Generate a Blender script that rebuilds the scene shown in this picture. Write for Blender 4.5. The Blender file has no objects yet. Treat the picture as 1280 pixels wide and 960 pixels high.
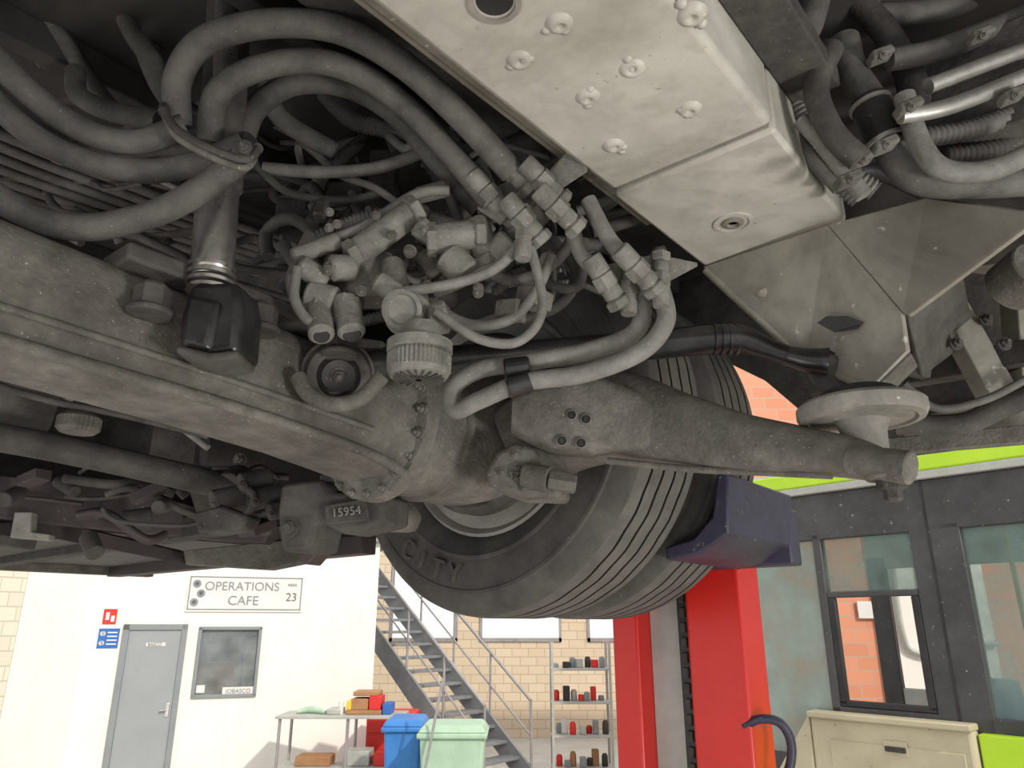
import bpy, bmesh, math, random
from mathutils import Vector, Matrix
random.seed(7)
S=bpy.context.scene
try: S.view_settings.view_transform='Standard'
except Exception: pass
CAMZ=2.0; PT=math.radians(18); FP=924.0
cp,sp=math.cos(PT),math.sin(PT)
TH=math.radians(40)
A=Vector((math.sin(TH),math.cos(TH),0)); B=Vector((math.cos(TH),-math.sin(TH),0)); Z=Vector((0,0,1))
C0=Vector((-.02,1.9,0))
def F(a,b,dz): return C0+A*a+B*b+Z*(CAMZ+dz)      # bus frame -> world
def P(u,v,y):                                     # image pixel unprojected to a chosen world depth y
    x=(u-640)/FP; t=(480-v)/FP
    yy=cp-t*sp; zz=sp+t*cp
    return Vector((x/yy*y, y, CAMZ+zz/yy*y))
def PZ(u,v,dz):
    t=(480-v)/FP; yy=cp-t*sp; zz=sp+t*cp
    return P(u,v,dz*yy/zz)
# ---------------------------------------------------------------- materials
def pm(name,c1,c2,rough=.7,metal=0.,scale=7.,bump=.25,bs=70.,speck=None,sp_t=.66,sp_s=140.,stain=None,st_s=2.5,st_t=.52,st_a=.75,dent=0):
    m=bpy.data.materials.new(name); m.use_nodes=True
    nt=m.node_tree; N=nt.nodes; L=nt.links
    b=N['Principled BSDF']; b.inputs['Roughness'].default_value=rough; b.inputs['Metallic'].default_value=metal
    tc=N.new('ShaderNodeTexCoord')
    n=N.new('ShaderNodeTexNoise'); n.inputs['Scale'].default_value=scale; n.inputs['Detail'].default_value=8; n.inputs['Roughness'].default_value=.7
    L.new(tc.outputs['Object'],n.inputs['Vector'])
    r=N.new('ShaderNodeValToRGB'); r.color_ramp.elements[0].position=.35; r.color_ramp.elements[1].position=.68
    r.color_ramp.elements[0].color=(*c1,1); r.color_ramp.elements[1].color=(*c2,1)
    L.new(n.outputs['Fac'],r.inputs['Fac'])
    out=r.outputs['Color']
    def layer(out,col,scale,t,w,det,amt=1.,dist=0.):
        n2=N.new('ShaderNodeTexNoise'); n2.inputs['Scale'].default_value=scale; n2.inputs['Detail'].default_value=det; n2.inputs['Roughness'].default_value=.65; n2.inputs['Distortion'].default_value=dist
        L.new(tc.outputs['Object'],n2.inputs['Vector'])
        r2=N.new('ShaderNodeMapRange'); r2.inputs[1].default_value=t; r2.inputs[2].default_value=t+w; r2.inputs[3].default_value=0; r2.inputs[4].default_value=amt
        L.new(n2.outputs['Fac'],r2.inputs[0])
        mx=N.new('ShaderNodeMix'); mx.data_type='RGBA'
        L.new(r2.outputs[0],mx.inputs[0]); L.new(out,mx.inputs[6]); mx.inputs[7].default_value=(*col,1)
        return mx.outputs[2]
    if stain:
        out=layer(out,stain,st_s,st_t-.06,.28,10,st_a,.5)
        out=layer(out,stain,st_s*6,st_t,.25,8,st_a*.55)
    if speck: out=layer(out,speck,sp_s,sp_t,.05,2,.8)
    L.new(out,b.inputs['Base Color'])
    if bump>0:
        n3=N.new('ShaderNodeTexNoise'); n3.inputs['Scale'].default_value=bs; n3.inputs['Detail'].default_value=4
        L.new(tc.outputs['Object'],n3.inputs['Vector'])
        bp=N.new('ShaderNodeBump'); bp.inputs['Strength'].default_value=bump; bp.inputs['Distance'].default_value=.004
        L.new(n3.outputs['Fac'],bp.inputs['Height'])
        if dent:
            n4=N.new('ShaderNodeTexNoise'); n4.inputs['Scale'].default_value=9; n4.inputs['Detail'].default_value=1
            L.new(tc.outputs['Object'],n4.inputs['Vector'])
            b2=N.new('ShaderNodeBump'); b2.inputs['Strength'].default_value=dent; b2.inputs['Distance'].default_value=.03
            L.new(n4.outputs['Fac'],b2.inputs['Height']); L.new(b2.outputs['Normal'],bp.inputs['Normal'])
        L.new(bp.outputs['Normal'],b.inputs['Normal'])
    return m
def brick(name,c1,c2,mort,sc):
    m=bpy.data.materials.new(name); m.use_nodes=True; nt=m.node_tree;N=nt.nodes;L=nt.links
    b=N['Principled BSDF']; b.inputs['Roughness'].default_value=.85
    tc=N.new('ShaderNodeTexCoord'); sx=N.new('ShaderNodeSeparateXYZ'); cx=N.new('ShaderNodeCombineXYZ')
    ad=N.new('ShaderNodeMath'); ad.operation='ADD'
    L.new(tc.outputs['Object'],sx.inputs[0]); L.new(sx.outputs['X'],ad.inputs[0]); L.new(sx.outputs['Y'],ad.inputs[1])
    L.new(ad.outputs[0],cx.inputs['X']); L.new(sx.outputs['Z'],cx.inputs['Y'])
    k=N.new('ShaderNodeTexBrick'); k.inputs['Scale'].default_value=sc; k.inputs['Color1'].default_value=(*c1,1); k.inputs['Color2'].default_value=(*c2,1); k.inputs['Mortar'].default_value=(*mort,1)
    k.inputs['Mortar Size'].default_value=.012
    L.new(cx.outputs[0],k.inputs['Vector']); L.new(k.outputs['Color'],b.inputs['Base Color'])
    return m
M={}
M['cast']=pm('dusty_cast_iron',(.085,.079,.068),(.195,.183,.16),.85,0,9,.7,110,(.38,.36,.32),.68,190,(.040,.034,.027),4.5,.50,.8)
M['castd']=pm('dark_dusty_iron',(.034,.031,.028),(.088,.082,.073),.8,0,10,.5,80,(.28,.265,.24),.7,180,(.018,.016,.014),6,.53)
M['valve']=pm('dusty_aluminium',(.12,.115,.10),(.25,.24,.215),.8,0,14,.5,100,(.4,.385,.35),.68,170,(.055,.049,.04),10,.53)
M['plate']=pm('worn_frame_paint',(.36,.345,.30),(.50,.482,.43),.5,0,5,.25,45,(.22,.20,.165),.70,75,(.18,.162,.125),2.6,.53,.7,.35)
M['gus']=pm('worn_bracket_paint',(.22,.205,.17),(.36,.34,.295),.6,0,6,.3,30,(.50,.49,.45),.67,30,(.095,.082,.064),4,.50,.85,.3)
M['disc']=pm('worn_cast_disc',(.18,.17,.15),(.28,.265,.235),.7,0,9,.4,60,(.4,.38,.34),.68,90,(.09,.08,.065),7,.5,.8)
M['hose']=pm('dusty_rubber_hose',(.048,.046,.042),(.12,.115,.104),.72,0,12,.3,120,(.34,.325,.3),.70,190)
M['hosel']=pm('grey_air_hose',(.11,.106,.097),(.22,.212,.195),.7,0,16,.3,120,(.40,.385,.35),.69,150)
M['corr']=pm('corrugated_conduit',(.075,.072,.068),(.16,.155,.145),.7,0,14,.2,60)
M['blk']=pm('black_grease',(.006,.006,.006),(.03,.029,.028),.6,0,10,.2,60)
M['rod']=pm('black_painted_steel',(.012,.012,.013),(.05,.048,.046),.3,.3,12,.1,60,(.2,.19,.18),.72,120)
M['chrome']=pm('worn_chrome',(.5,.48,.46),(.9,.88,.85),.25,.95,14,.15,60,(.14,.12,.10),.66,60)
M['pipe']=pm('steel_pipe',(.28,.27,.25),(.5,.48,.45),.4,.6,12,.1,80)
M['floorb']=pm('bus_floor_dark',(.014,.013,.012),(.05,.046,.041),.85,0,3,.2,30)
M['maroon']=pm('maroon_underbody',(.028,.02,.02),(.06,.045,.043),.6,0,4,.2,30,(.16,.14,.13),.7,60)
M['tire']=pm('tire_rubber',(.040,.037,.033),(.085,.080,.072),.85,0,9,.3,140,(.16,.15,.135),.7,120)
M['tread']=pm('tire_tread',(.075,.070,.062),(.125,.117,.105),.9,0,12,.3,150)
M['treadg']=pm('tire_groove',(.008,.008,.008),(.02,.02,.02),.95)
M['rim']=pm('dusty_rim',(.22,.21,.195),(.38,.36,.33),.6,.3)
M['red']=pm('lift_red_paint',(.52,.014,.010),(.62,.02,.012),.35,0,4,.03,30,(.33,.02,.012),.7,40)
M['navy']=pm('lift_navy_paint',(.018,.016,.036),(.040,.037,.068),.5,0,8,.1,40,(.16,.15,.17),.68,50)
M['lgrey']=pm('light_grey_steel',(.36,.37,.34),(.48,.49,.45),.5,.1,5,.05)
M['white']=pm('wall_white_paint',(.76,.73,.68),(.82,.79,.74),.8,0,2,.02)
M['concrete']=pm('concrete_floor',(.42,.41,.39),(.55,.54,.51),.5,0,2,.05)
M['door']=pm('door_grey',(.27,.29,.30),(.30,.32,.33),.5,0,3,.02)
M['doorf']=pm('door_frame_grey',(.2,.22,.23),(.24,.26,.27),.5,0,3,.02)
M['stair']=pm('stair_grey_steel',(.20,.21,.22),(.28,.29,.3),.5,.3,5,.05)
M['rail']=pm('stair_rail_steel',(.3,.29,.3),(.42,.4,.4),.4,.4,5,.05)
M['black']=pm('black_plastic',(.012,.012,.012),(.03,.03,.03),.5)
M['dash']=pm('bus_black_panel',(.035,.035,.037),(.075,.075,.078),.6,0,3,.1,30,(.4,.4,.4),.70,35)
M['lime']=pm('lime_green_paint',(.42,.68,.02),(.5,.74,.03),.35,0,3,.02)
M['beige']=pm('beige_panel_paint',(.42,.37,.25),(.54,.49,.34),.5,0,2,.05,30,(.2,.17,.12),.7,25)
M['bing']=pm('green_bin_plastic',(.34,.50,.36),(.42,.58,.44),.5)
M['binb']=pm('blue_bin_plastic',(.03,.18,.5),(.05,.22,.58),.45)
M['signw']=pm('sign_white',(.66,.65,.62),(.72,.71,.68),.5,0,3,0)
M['signd']=pm('sign_ink',(.12,.12,.12),(.16,.16,.16),.5,0,3,0)
M['signr']=pm('sign_red',(.6,.02,.02),(.65,.03,.02),.5,0,3,0)
M['signb']=pm('sign_blue',(.02,.1,.4),(.03,.14,.45),.5,0,3,0)
M['yel']=pm('yellow_rail',(.75,.5,.02),(.8,.55,.03),.4,0,3,0)
M['card']=pm('cardboard_brown',(.3,.15,.07),(.42,.22,.1),.8)
M['brk']=brick('beige_block_wall',(.62,.51,.37),(.68,.57,.42),(.42,.36,.27),1.6)
M['brkl']=brick('cream_block_wall',(.66,.61,.5),(.72,.67,.55),(.5,.45,.37),1.6)
M['orange']=brick('terracotta_block_wall',(.62,.25,.15),(.69,.30,.18),(.5,.35,.27),1.8)
def glass(name,col,al):
    m=bpy.data.materials.new(name); m.use_nodes=True; nt=m.node_tree;N=nt.nodes;L=nt.links
    for n in list(N): N.remove(n)
    o=N.new('ShaderNodeOutputMaterial'); mx=N.new('ShaderNodeMixShader'); t=N.new('ShaderNodeBsdfTransparent'); p=N.new('ShaderNodeBsdfPrincipled')
    t.inputs[0].default_value=(*[min(1,.6+c*.45) for c in col],1)
    p.inputs['Base Color'].default_value=(*col,1); p.inputs['Roughness'].default_value=.15
    n=N.new('ShaderNodeTexNoise'); n.inputs['Scale'].default_value=5; n.inputs['Detail'].default_value=6
    tc=N.new('ShaderNodeTexCoord'); L.new(tc.outputs['Object'],n.inputs['Vector'])
    mr=N.new('ShaderNodeMapRange'); mr.inputs[1].default_value=.3; mr.inputs[2].default_value=.75; mr.inputs[3].default_value=al*.55; mr.inputs[4].default_value=min(1,al*1.4)
    L.new(n.outputs['Fac'],mr.inputs[0]); L.new(mr.outputs[0],mx.inputs[0])
    L.new(t.outputs[0],mx.inputs[1]); L.new(p.outputs[0],mx.inputs[2]); L.new(mx.outputs[0],o.inputs[0]); return m
M['glass']=glass('dirty_bus_glass',(.26,.36,.33),.42)
M['glassd']=glass('grimy_bus_glass',(.30,.38,.34),.8)
M['glassm']=glass('office_glass',(.38,.41,.42),.35)
# ---------------------------------------------------------------- mesh helpers
def grp(name,loc=(0,0,0)):
    e=bpy.data.objects.new(name,None); S.collection.objects.link(e); e.empty_display_size=.1; return e
def mk(g,name,vs,fs,mat,smooth=True,ang=35,bevel=0,solid=0):
    me=bpy.data.meshes.new(name); me.from_pydata([tuple(v) for v in vs],[],fs); me.update()
    bm=bmesh.new(); bm.from_mesh(me); bmesh.ops.recalc_face_normals(bm,faces=bm.faces); bm.to_mesh(me); bm.free()
    if smooth:
        for p in me.polygons: p.use_smooth=True
        try: me.set_sharp_from_angle(angle=math.radians(ang))
        except Exception: pass
    me.materials.append(M[mat] if isinstance(mat,str) else mat)
    o=bpy.data.objects.new(name,me); S.collection.objects.link(o)
    if g: o.parent=g
    if solid:
        k=o.modifiers.new('s','SOLIDIFY'); k.thickness=solid; k.offset=0
    if bevel:
        k=o.modifiers.new('b','BEVEL'); k.width=bevel; k.segments=2; k.limit_method='ANGLE'; k.angle_limit=math.radians(40)
    return o
def box(g,name,c,size,mat,ax=(A,B,Z),bevel=.004):
    X,Y,W=ax; c=Vector(c); vs=[]
    for i in(-1,1):
        for j in(-1,1):
            for k in(-1,1): vs.append(c+X*(i*size[0]/2)+Y*(j*size[1]/2)+W*(k*size[2]/2))
    fs=[(0,1,3,2),(4,6,7,5),(0,4,5,1),(2,3,7,6),(0,2,6,4),(1,5,7,3)]
    return mk(g,name,vs,fs,mat,bevel=bevel)
WX=(Vector((1,0,0)),Vector((0,1,0)),Z)
def boxb(g,name,a0,a1,b0,b1,z0,z1,mat,bevel=.004):
    return box(g,name,F((a0+a1)/2,(b0+b1)/2,(z0+z1)/2),(a1-a0,b1-b0,z1-z0),mat,bevel=bevel)
def frame(ax):
    ax=Vector(ax).normalized(); h=Vector((0,0,1)) if abs(ax.z)<.9 else Vector((1,0,0))
    x=h.cross(ax).normalized(); return x,ax.cross(x).normalized(),ax
def lathe(g,name,prof,o,ax,mat,n=32,rib=0,ribd=.0,wob=None,ang=35,bevel=0):
    x,y,w=frame(ax); o=Vector(o); vs=[];fs=[]
    for k in range(n):
        th=2*math.pi*k/n
        for j,(r,h) in enumerate(prof):
            rr=r*(1-ribd*(k%2)) if rib and j not in(0,len(prof)-1) else r
            hh=h+(wob[j]*(abs((k%8)-4)/4-.5)*2 if wob else 0)
            vs.append(o+x*(rr*math.cos(th))+y*(rr*math.sin(th))+w*hh)
    m=len(prof)
    for k in range(n):
        for j in range(m-1):
            a=k*m+j;b=((k+1)%n)*m+j; fs.append((a,b,b+1,a+1))
    if prof[0][0]>1e-4: fs.append(tuple(k*m for k in range(n)))
    if prof[-1][0]>1e-4: fs.append(tuple(k*m+m-1 for k in range(n)))
    return mk(g,name,vs,fs,mat,ang=ang,bevel=bevel)
def cyl(g,name,p0,p1,r,mat,r1=None,n=24,ch=.003):
    p0=Vector(p0);p1=Vector(p1);d=p1-p0;l=d.length; r1=r if r1 is None else r1; ch=min(ch,l*.3,r*.3,r1*.3)
    return lathe(g,name,[(r-ch,0),(r,ch),(r1,l-ch),(r1-ch,l)],p0,d,mat,n)
def bolt(g,p,ax,r=.012,mat='cast',washer=True):
    ax=Vector(ax).normalized()
    if washer: lathe(g,'washer',[(r*1.35,-.002),(r*1.35,.003)],p,ax,mat,20)
    lathe(g,'hex_head',[(r,.0),(r,r*.9),(r*.85,r*1.1)],p,ax,mat,6,ang=20)
    lathe(g,'bolt_tip',[(r*.5,r),(r*.5,r*1.6),(r*.4,r*1.8)],p,ax,mat,12)
def cat(pts,rad,sub=10):
    n=len(pts);o=[];ro=[]
    if n==2: 
        return [pts[0].lerp(pts[1],i/sub) for i in range(sub+1)],[rad[0]+(rad[1]-rad[0])*i/sub for i in range(sub+1)]
    for i in range(n-1):
        p0=pts[max(i-1,0)];p1=pts[i];p2=pts[i+1];p3=pts[min(i+2,n-1)]
        for k in range(sub):
            t=k/sub
            o.append(.5*((2*p1)+(p2-p0)*t+(2*p0-5*p1+4*p2-p3)*t*t+(3*p1-p0-3*p2+p3)*t**3)); ro.append(rad[i]+(rad[i+1]-rad[i])*t)
    o.append(pts[-1]);ro.append(rad[-1]); return o,ro
def tube(g,name,pts,r,mat,n=14,sub=10,corr=0,closed=False):
    pts=[Vector(p) for p in pts]; rad=list(r) if isinstance(r,(list,tuple)) else [r]*len(pts)
    q,rr=cat(pts,rad,sub)
    if corr:
        L=[0]
        for i in range(1,len(q)): L.append(L[-1]+(q[i]-q[i-1]).length)
        st=corr/4; m=int(L[-1]/st); nq=[];nr=[];j=0
        for k in range(m+1):
            s=k*st
            while j<len(L)-2 and L[j+1]<s: j+=1
            t=(s-L[j])/max(1e-6,L[j+1]-L[j]); nq.append(q[j].lerp(q[j+1],min(1,t))); nr.append(rr[j]*(1 if k%4<2 else .84))
        q,rr=nq,nr
    T=[(q[min(i+1,len(q)-1)]-q[max(i-1,0)]).normalized() for i in range(len(q))]
    x,_,_=frame(T[0]); vs=[];fs=[]
    for i,p in enumerate(q):
        x=(x-T[i]*x.dot(T[i])).normalized(); y=T[i].cross(x)
        for k in range(n):
            th=2*math.pi*k/n; vs.append(p+(x*math.cos(th)+y*math.sin(th))*rr[i])
    for i in range(len(q)-1):
        for k in range(n):
            a=i*n+k;b=i*n+(k+1)%n; fs.append((a,b,b+n,a+n))
    fs.append(tuple(range(n)));fs.append(tuple((len(q)-1)*n+k for k in range(n)))
    return mk(g,name,vs,fs,mat,ang=60 if not corr else 180)
def sweep(g,name,st,side,mat,ex=3.5,n=32,sub=6,ang=50):
    pts=[Vector(s[0]) for s in st]
    q,w=cat(pts,[s[1] for s in st],sub); _,h=cat(pts,[s[2] for s in st],sub); side=Vector(side).normalized(); vs=[];fs=[]
    for i,p in enumerate(q):
        T=(q[min(i+1,len(q)-1)]-q[max(i-1,0)]).normalized(); s=(side-T*side.dot(T)).normalized(); up=T.cross(s)
        if up.z<0: up=-up
        for k in range(n):
            th=2*math.pi*k/n; c=math.cos(th);d=math.sin(th)
            vs.append(p+s*(w[i]*math.copysign(abs(c)**(2/ex),c))+up*(h[i]*math.copysign(abs(d)**(2/ex),d)))
    for i in range(len(q)-1):
        for k in range(n):
            a=i*n+k;b=i*n+(k+1)%n; fs.append((a,b,b+n,a+n))
    fs.append(tuple(range(n)));fs.append(tuple((len(q)-1)*n+k for k in range(n)))
    return mk(g,name,vs,fs,mat,ang=ang)
def poly(g,name,pts,mat,th=.012,bevel=.003):
    return mk(g,name,pts,[tuple(range(len(pts)))],mat,smooth=False,solid=th,bevel=bevel)
def prism(g,name,pts,ext,mat,bevel=.003):
    n=len(pts); vs=[Vector(p) for p in pts]+[Vector(p)+ext for p in pts]
    fs=[tuple(range(n)),tuple(range(n,2*n))]+[(i,(i+1)%n,(i+1)%n+n,i+n) for i in range(n)]
    return mk(g,name,vs,fs,mat,bevel=bevel)
def PP(l,y=None): return [P(*q) if len(q)==3 else P(q[0],q[1],y) for q in l]
def text(g,name,s,size,o,xd,yd,mat,ext=.001):
    c=bpy.data.curves.new(name,'FONT'); c.body=s; c.size=size; c.extrude=ext; c.align_x='CENTER'; c.align_y='CENTER'
    ob=bpy.data.objects.new(name,c); S.collection.objects.link(ob); xd=Vector(xd).normalized(); yd=Vector(yd).normalized(); zd=xd.cross(yd)
    m=Matrix((xd,yd,zd)).transposed().to_4x4(); m.translation=Vector(o); ob.matrix_world=m; c.materials.append(M[mat]); ob.parent=g; return ob
def fitting(g,p,d,r=.018,mat='valve'):
    d=Vector(d).normalized(); p=Vector(p)
    lathe(g,'hex_nut',[(r*.9,-.016),(r*1.15,-.013),(r*1.15,.010),(r*.9,.013)],p,d,mat,6,ang=20)
    lathe(g,'collar',[(r*.8,.01),(r*.95,.014),(r*.95,.03),(r*.8,.034)],p,d,mat,20)
    lathe(g,'back_nut',[(r*1.0,.034),(r*1.2,.037),(r*1.2,.05),(r*.9,.053)],p,d,mat,6,ang=20)
    lathe(g,'ferrule',[(r*.9,-.05),(r*1.0,-.046),(r*1.0,-.016)],p,d,mat,20)
def strut(g,name,p0,p1,w,h,mat,bev=.003):
    p0=Vector(p0);p1=Vector(p1);d=(p1-p0);x,y,_=frame(d)
    return box(g,name,(p0+p1)/2,(w,h,d.length),mat,(x,y,d.normalized()),bev)
# ---------------------------------------------------------------- bus body underside
body=grp('bus_underbody')
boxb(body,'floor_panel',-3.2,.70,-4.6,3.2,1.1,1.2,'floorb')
boxb(body,'skirt_rear',.66,.70,-4.6,-.72,.36,1.1,'maroon')
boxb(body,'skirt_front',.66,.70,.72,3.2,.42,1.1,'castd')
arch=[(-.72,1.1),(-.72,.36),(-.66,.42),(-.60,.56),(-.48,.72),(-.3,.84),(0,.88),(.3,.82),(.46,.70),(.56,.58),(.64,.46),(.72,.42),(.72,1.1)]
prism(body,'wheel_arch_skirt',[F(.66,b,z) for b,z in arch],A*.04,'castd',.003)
boxb(body,'arch_rear',-.05,.65,-.76,-.72,.55,1.1,'blk')
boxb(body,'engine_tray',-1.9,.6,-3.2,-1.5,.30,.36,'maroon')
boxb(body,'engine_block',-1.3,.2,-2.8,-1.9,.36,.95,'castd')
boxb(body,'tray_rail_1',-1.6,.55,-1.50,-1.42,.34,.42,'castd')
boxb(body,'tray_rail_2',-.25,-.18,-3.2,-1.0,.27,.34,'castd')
boxb(body,'tray_rail_3',.35,.42,-3.2,-1.0,.25,.32,'maroon')
boxb(body,'tray_lip',-1.9,.6,-3.26,-3.18,.26,.34,'cast')
prism(body,'tray_cross_channel',PP([(-30,655,2.3),(60,650,2.35),(228,690,2.6),(228,705,2.6),(60,672,2.35),(-30,680,2.3)]),Vector((.02,.05,0)),'maroon',.004)
prism(body,'heat_shield',PP([(228,688,2.5),(385,672,2.7),(392,700,2.7),(330,712,2.6),(232,706,2.5)]),Vector((.02,.06,.0)),'cast',.004)
prism(body,'tray_tab',PP([(18,640,2.2),(40,640,2.2),(38,665,2.2),(62,668,2.2),(60,676,2.2),(12,672,2.2)]),Vector((0,.03,0)),'disc',.003)
prism(body,'side_panel_dark',PP([(-30,590,2.2),(150,610,2.4),(340,655,2.6),(330,680,2.6),(150,665,2.4),(-30,645,2.2)]),Vector((.03,.08,0)),'maroon',.006)
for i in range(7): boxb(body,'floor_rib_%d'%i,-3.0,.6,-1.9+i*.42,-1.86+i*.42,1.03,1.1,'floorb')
boxb(body,'chassis_rail',-.42,-.36,-4.0,.50,.88,1.08,'castd')
boxb(body,'side_rail',-.1,-.04,1.05,3,.8,1.0,'castd')
boxb(body,'inner_channel',-2.4,-.45,.36,.50,.96,1.08,'castd')
rr=random.Random(11)
for i in range(9):
    u=rr.uniform(-40,230); v=rr.uniform(590,645); y=rr.uniform(2.0,2.15)
    tube(body,'tray_hose_%d'%i,[P(u,v,y),P(u+rr.uniform(20,60),v+rr.uniform(-15,20),y),P(u+rr.uniform(60,120),v+rr.uniform(-10,30),y+.05),P(u+rr.uniform(110,170),v+rr.uniform(-10,30),y+.1)],rr.choice([.006,.010,.014]),rr.choice(['castd','maroon']),10)
for i in range(16):
    u=rr.uniform(-20,340); v=rr.uniform(600,680); y=rr.uniform(2.05,2.3); d=Vector((rr.gauss(0,1),rr.gauss(0,1),rr.gauss(0,1))).normalized()
    if i%2: cyl(body,'underbody_boss_%d'%i,P(u,v,y),P(u,v,y)+d*.08,rr.uniform(.015,.035),'castd')
    else: strut(body,'underbody_lug_%d'%i,P(u,v,y),P(u,v,y)+d*.1,rr.uniform(.02,.06),.03,rr.choice(['castd','maroon','castd']))
# ---------------------------------------------------------------- dual wheel
wh=grp('dual_truck_wheel')
WB=-.075; WZ=.532
def tire(a0,k):
    o=F(a0,WB,WZ); sr,sw=1.08,1.18
    pr=[(.285,.055),(.292,.04),(.31,.022),(.335,.010),(.338,.006),(.345,.006),(.347,.008),(.38,.001),(.415,.000),(.418,-.003),(.426,-.003),(.429,.002),(.452,.010),(.466,.020),(.474,.030),(.478,.042)]
    wb=[0]*len(pr)
    for gx in(.066,.110,.155,.200):
        pr+=[(.48,gx-.0042),(.464,gx-.0036),(.464,gx+.0036),(.48,gx+.0042)]; wb+=[.0022]*4
    tail=[(.478,.228),(.474,.24),(.466,.25),(.452,.26),(.43,.268),(.40,.27),(.345,.262),(.31,.248),(.292,.23),(.285,.215)]
    pr+=tail; wb+=[0]*len(tail); pr=[(r*sr,h*sw) for r,h in pr]
    t=lathe(wh,'tire_%d'%k,pr,o,A,'tire',256,wob=wb,ang=40)
    t.data.materials.append(M['treadg']); t.data.materials.append(M['tread'])
    for p in t.data.polygons:
        c=p.center-Vector(o); h=c.dot(A)/sw; r=(c-A*(h*sw)).length/sr
        if h>.03 and h<.24 and r>.455:
            p.material_index=1 if r<.4755 and .055<h<.215 else 2
    lathe(wh,'rim_%d'%k,[(.309,.055),(.315,.045),(.307,.04),(.292,.055),(.28,.09),(.28,.17),(.15,.19),(.12,.17)],o,A,'rim',64)
tire(-.03,1); tire(.325,2)
cyl(wh,'brake_disc',F(.03,WB,.515),F(.09,WB,.515),.235,'castd',n=48)
for i,chh in enumerate('CITY'):
    rad=(B*-math.sin(math.radians(36-i*9))+Z*-math.cos(math.radians(36-i*9)))
    o=F(-.034,WB,WZ)+rad*.415; yd=-rad; xd=yd.cross(-A)
    text(wh,'sidewall_letter_%d'%i,chh,.072,o,xd,yd,'tire',.004)
# ---------------------------------------------------------------- axle
ax=grp('drive_axle')
sweep(ax,'axle_beam',[(F(-1.9,0,.50),.11,.10),(F(-1.35,0,.47),.11,.10),(F(-1.1,0,.452),.115,.10),(F(-.85,0,.437),.12,.10),(F(-.65,0,.425),.125,.105),(F(-.5,0,.42),.14,.12),(F(-.40,0,.42),.155,.14)],B,'cast',3.4,40)
lathe(ax,'diff_flange',[(.14,-.03),(.17,-.02),(.172,.012),(.15,.02),(.13,.05)],F(-.42,0,.42),A,'cast',64)
for i in range(20):
    t=2*math.pi*i/20; bolt(ax,F(-.442,.158*math.cos(t),.42+.158*math.sin(t)),-A,.0095,'cast')
sweep(ax,'portal_housing',[(F(-.40,0,.42),.14,.14),(F(-.30,0,.425),.145,.15),(F(-.18,0,.44),.165,.17),(F(-.08,0,.47),.17,.17),(F(-.04,0,.5),.14,.14)],B,'cast',2.6,40)
lathe(ax,'hub_drum',[(.225,0),(.24,.02),(.24,.05),(.2,.06)],F(-.10,-.02,.5),A,'castd',56)
lathe(ax,'housing_rib',[(.150,-.008),(.160,-.004),(.160,.006),(.150,.010)],F(-.29,0,.425),A,'cast',56)
prism(ax,'carrier_clamp',PP([(605,590),(618,566),(640,552),(668,560),(672,598),(700,602),(700,622),(645,620),(612,610)],1.50),Vector((.03,.10,0)),'cast',.012)
for (u,v,r) in((628,590,.007),(645,568,.007),(655,610,.006)): bolt(ax,P(u,v,1.498),(0,-1,-.2),r,'cast')
text(ax,'cast_mark','825\nTZ 9 B',.018,P(652,590,1.495),(1,0,0),(0,.1,1),'cast',.003)
cyl(ax,'clamp_bolt',P(685,600,1.47),P(720,606,1.47),.020,'cast',n=6)
cyl(ax,'clamp_bolt_shank',P(655,594,1.5),P(688,600,1.48),.027,'cast')
prism(ax,'spring_seat',[F(-1.05,.03,.53),F(-.60,.03,.525),F(-.60,.15,.52),F(-1.05,.15,.525)],Z*.03,'castd',.006)
for (u,v,y) in((188,385,1.04),(326,408,1.17),(425,438,1.25)):
    q=P(u,v,y); cyl(ax,'stud_washer',q-Z*.012,q-Z*.002,.034,'castd'); lathe(ax,'stud_nut',[(.024,0),(.027,.004),(.027,.034),(.022,.04)],q-Z*.002,Z,'castd',6,ang=20)
tube(ax,'weld_ridge',[F(-1.5,.11,.425),F(-1.1,.117,.405),F(-.8,.122,.385),F(-.55,.135,.36)],.006,'cast')
tube(ax,'lower_flange_ridge',[F(-1.6,.105,.385),F(-1.1,.108,.362),F(-.8,.112,.345),F(-.55,.125,.315),F(-.45,.12,.29)],.010,'cast')
# lower bracket and caliper
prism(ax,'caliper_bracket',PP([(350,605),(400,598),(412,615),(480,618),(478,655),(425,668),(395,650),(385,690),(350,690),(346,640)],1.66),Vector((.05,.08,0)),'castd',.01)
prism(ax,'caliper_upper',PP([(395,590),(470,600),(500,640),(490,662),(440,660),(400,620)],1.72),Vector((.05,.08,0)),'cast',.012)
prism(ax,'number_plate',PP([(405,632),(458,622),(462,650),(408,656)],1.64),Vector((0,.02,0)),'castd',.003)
text(ax,'plate_digits','15954',.026,P(433,640,1.632),(1,0,.12),(-.12,0,1),'valve',.002)
bolt(ax,P(362,660,1.65),(0,-1,0),.016,'castd')
for i,(u,v) in enumerate(((265,628),(300,605),(335,640),(250,655),(315,625))):
    cyl(ax,'linkage_boss_%d'%i,P(u,v,1.8),P(u+38,v-8,1.84),.03-.004*(i%3),'castd'); bolt(ax,P(u+4,v+3,1.77),(0,-1,-.2),.008,'castd')
tube(ax,'linkage_lever',PP([(300,605),(318,622),(300,650),(262,664)],1.78),.010,'castd')
prism(ax,'linkage_fork',PP([(240,640),(275,632),(310,645),(300,662),(262,668),(244,662)],1.76),Vector((.02,.05,0)),'castd',.008)
prism(ax,'brown_hanger',PP([(382,655),(402,655),(398,690),(384,706),(376,704),(380,680)],1.80),Vector((.02,.05,0)),'maroon',.004)
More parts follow.
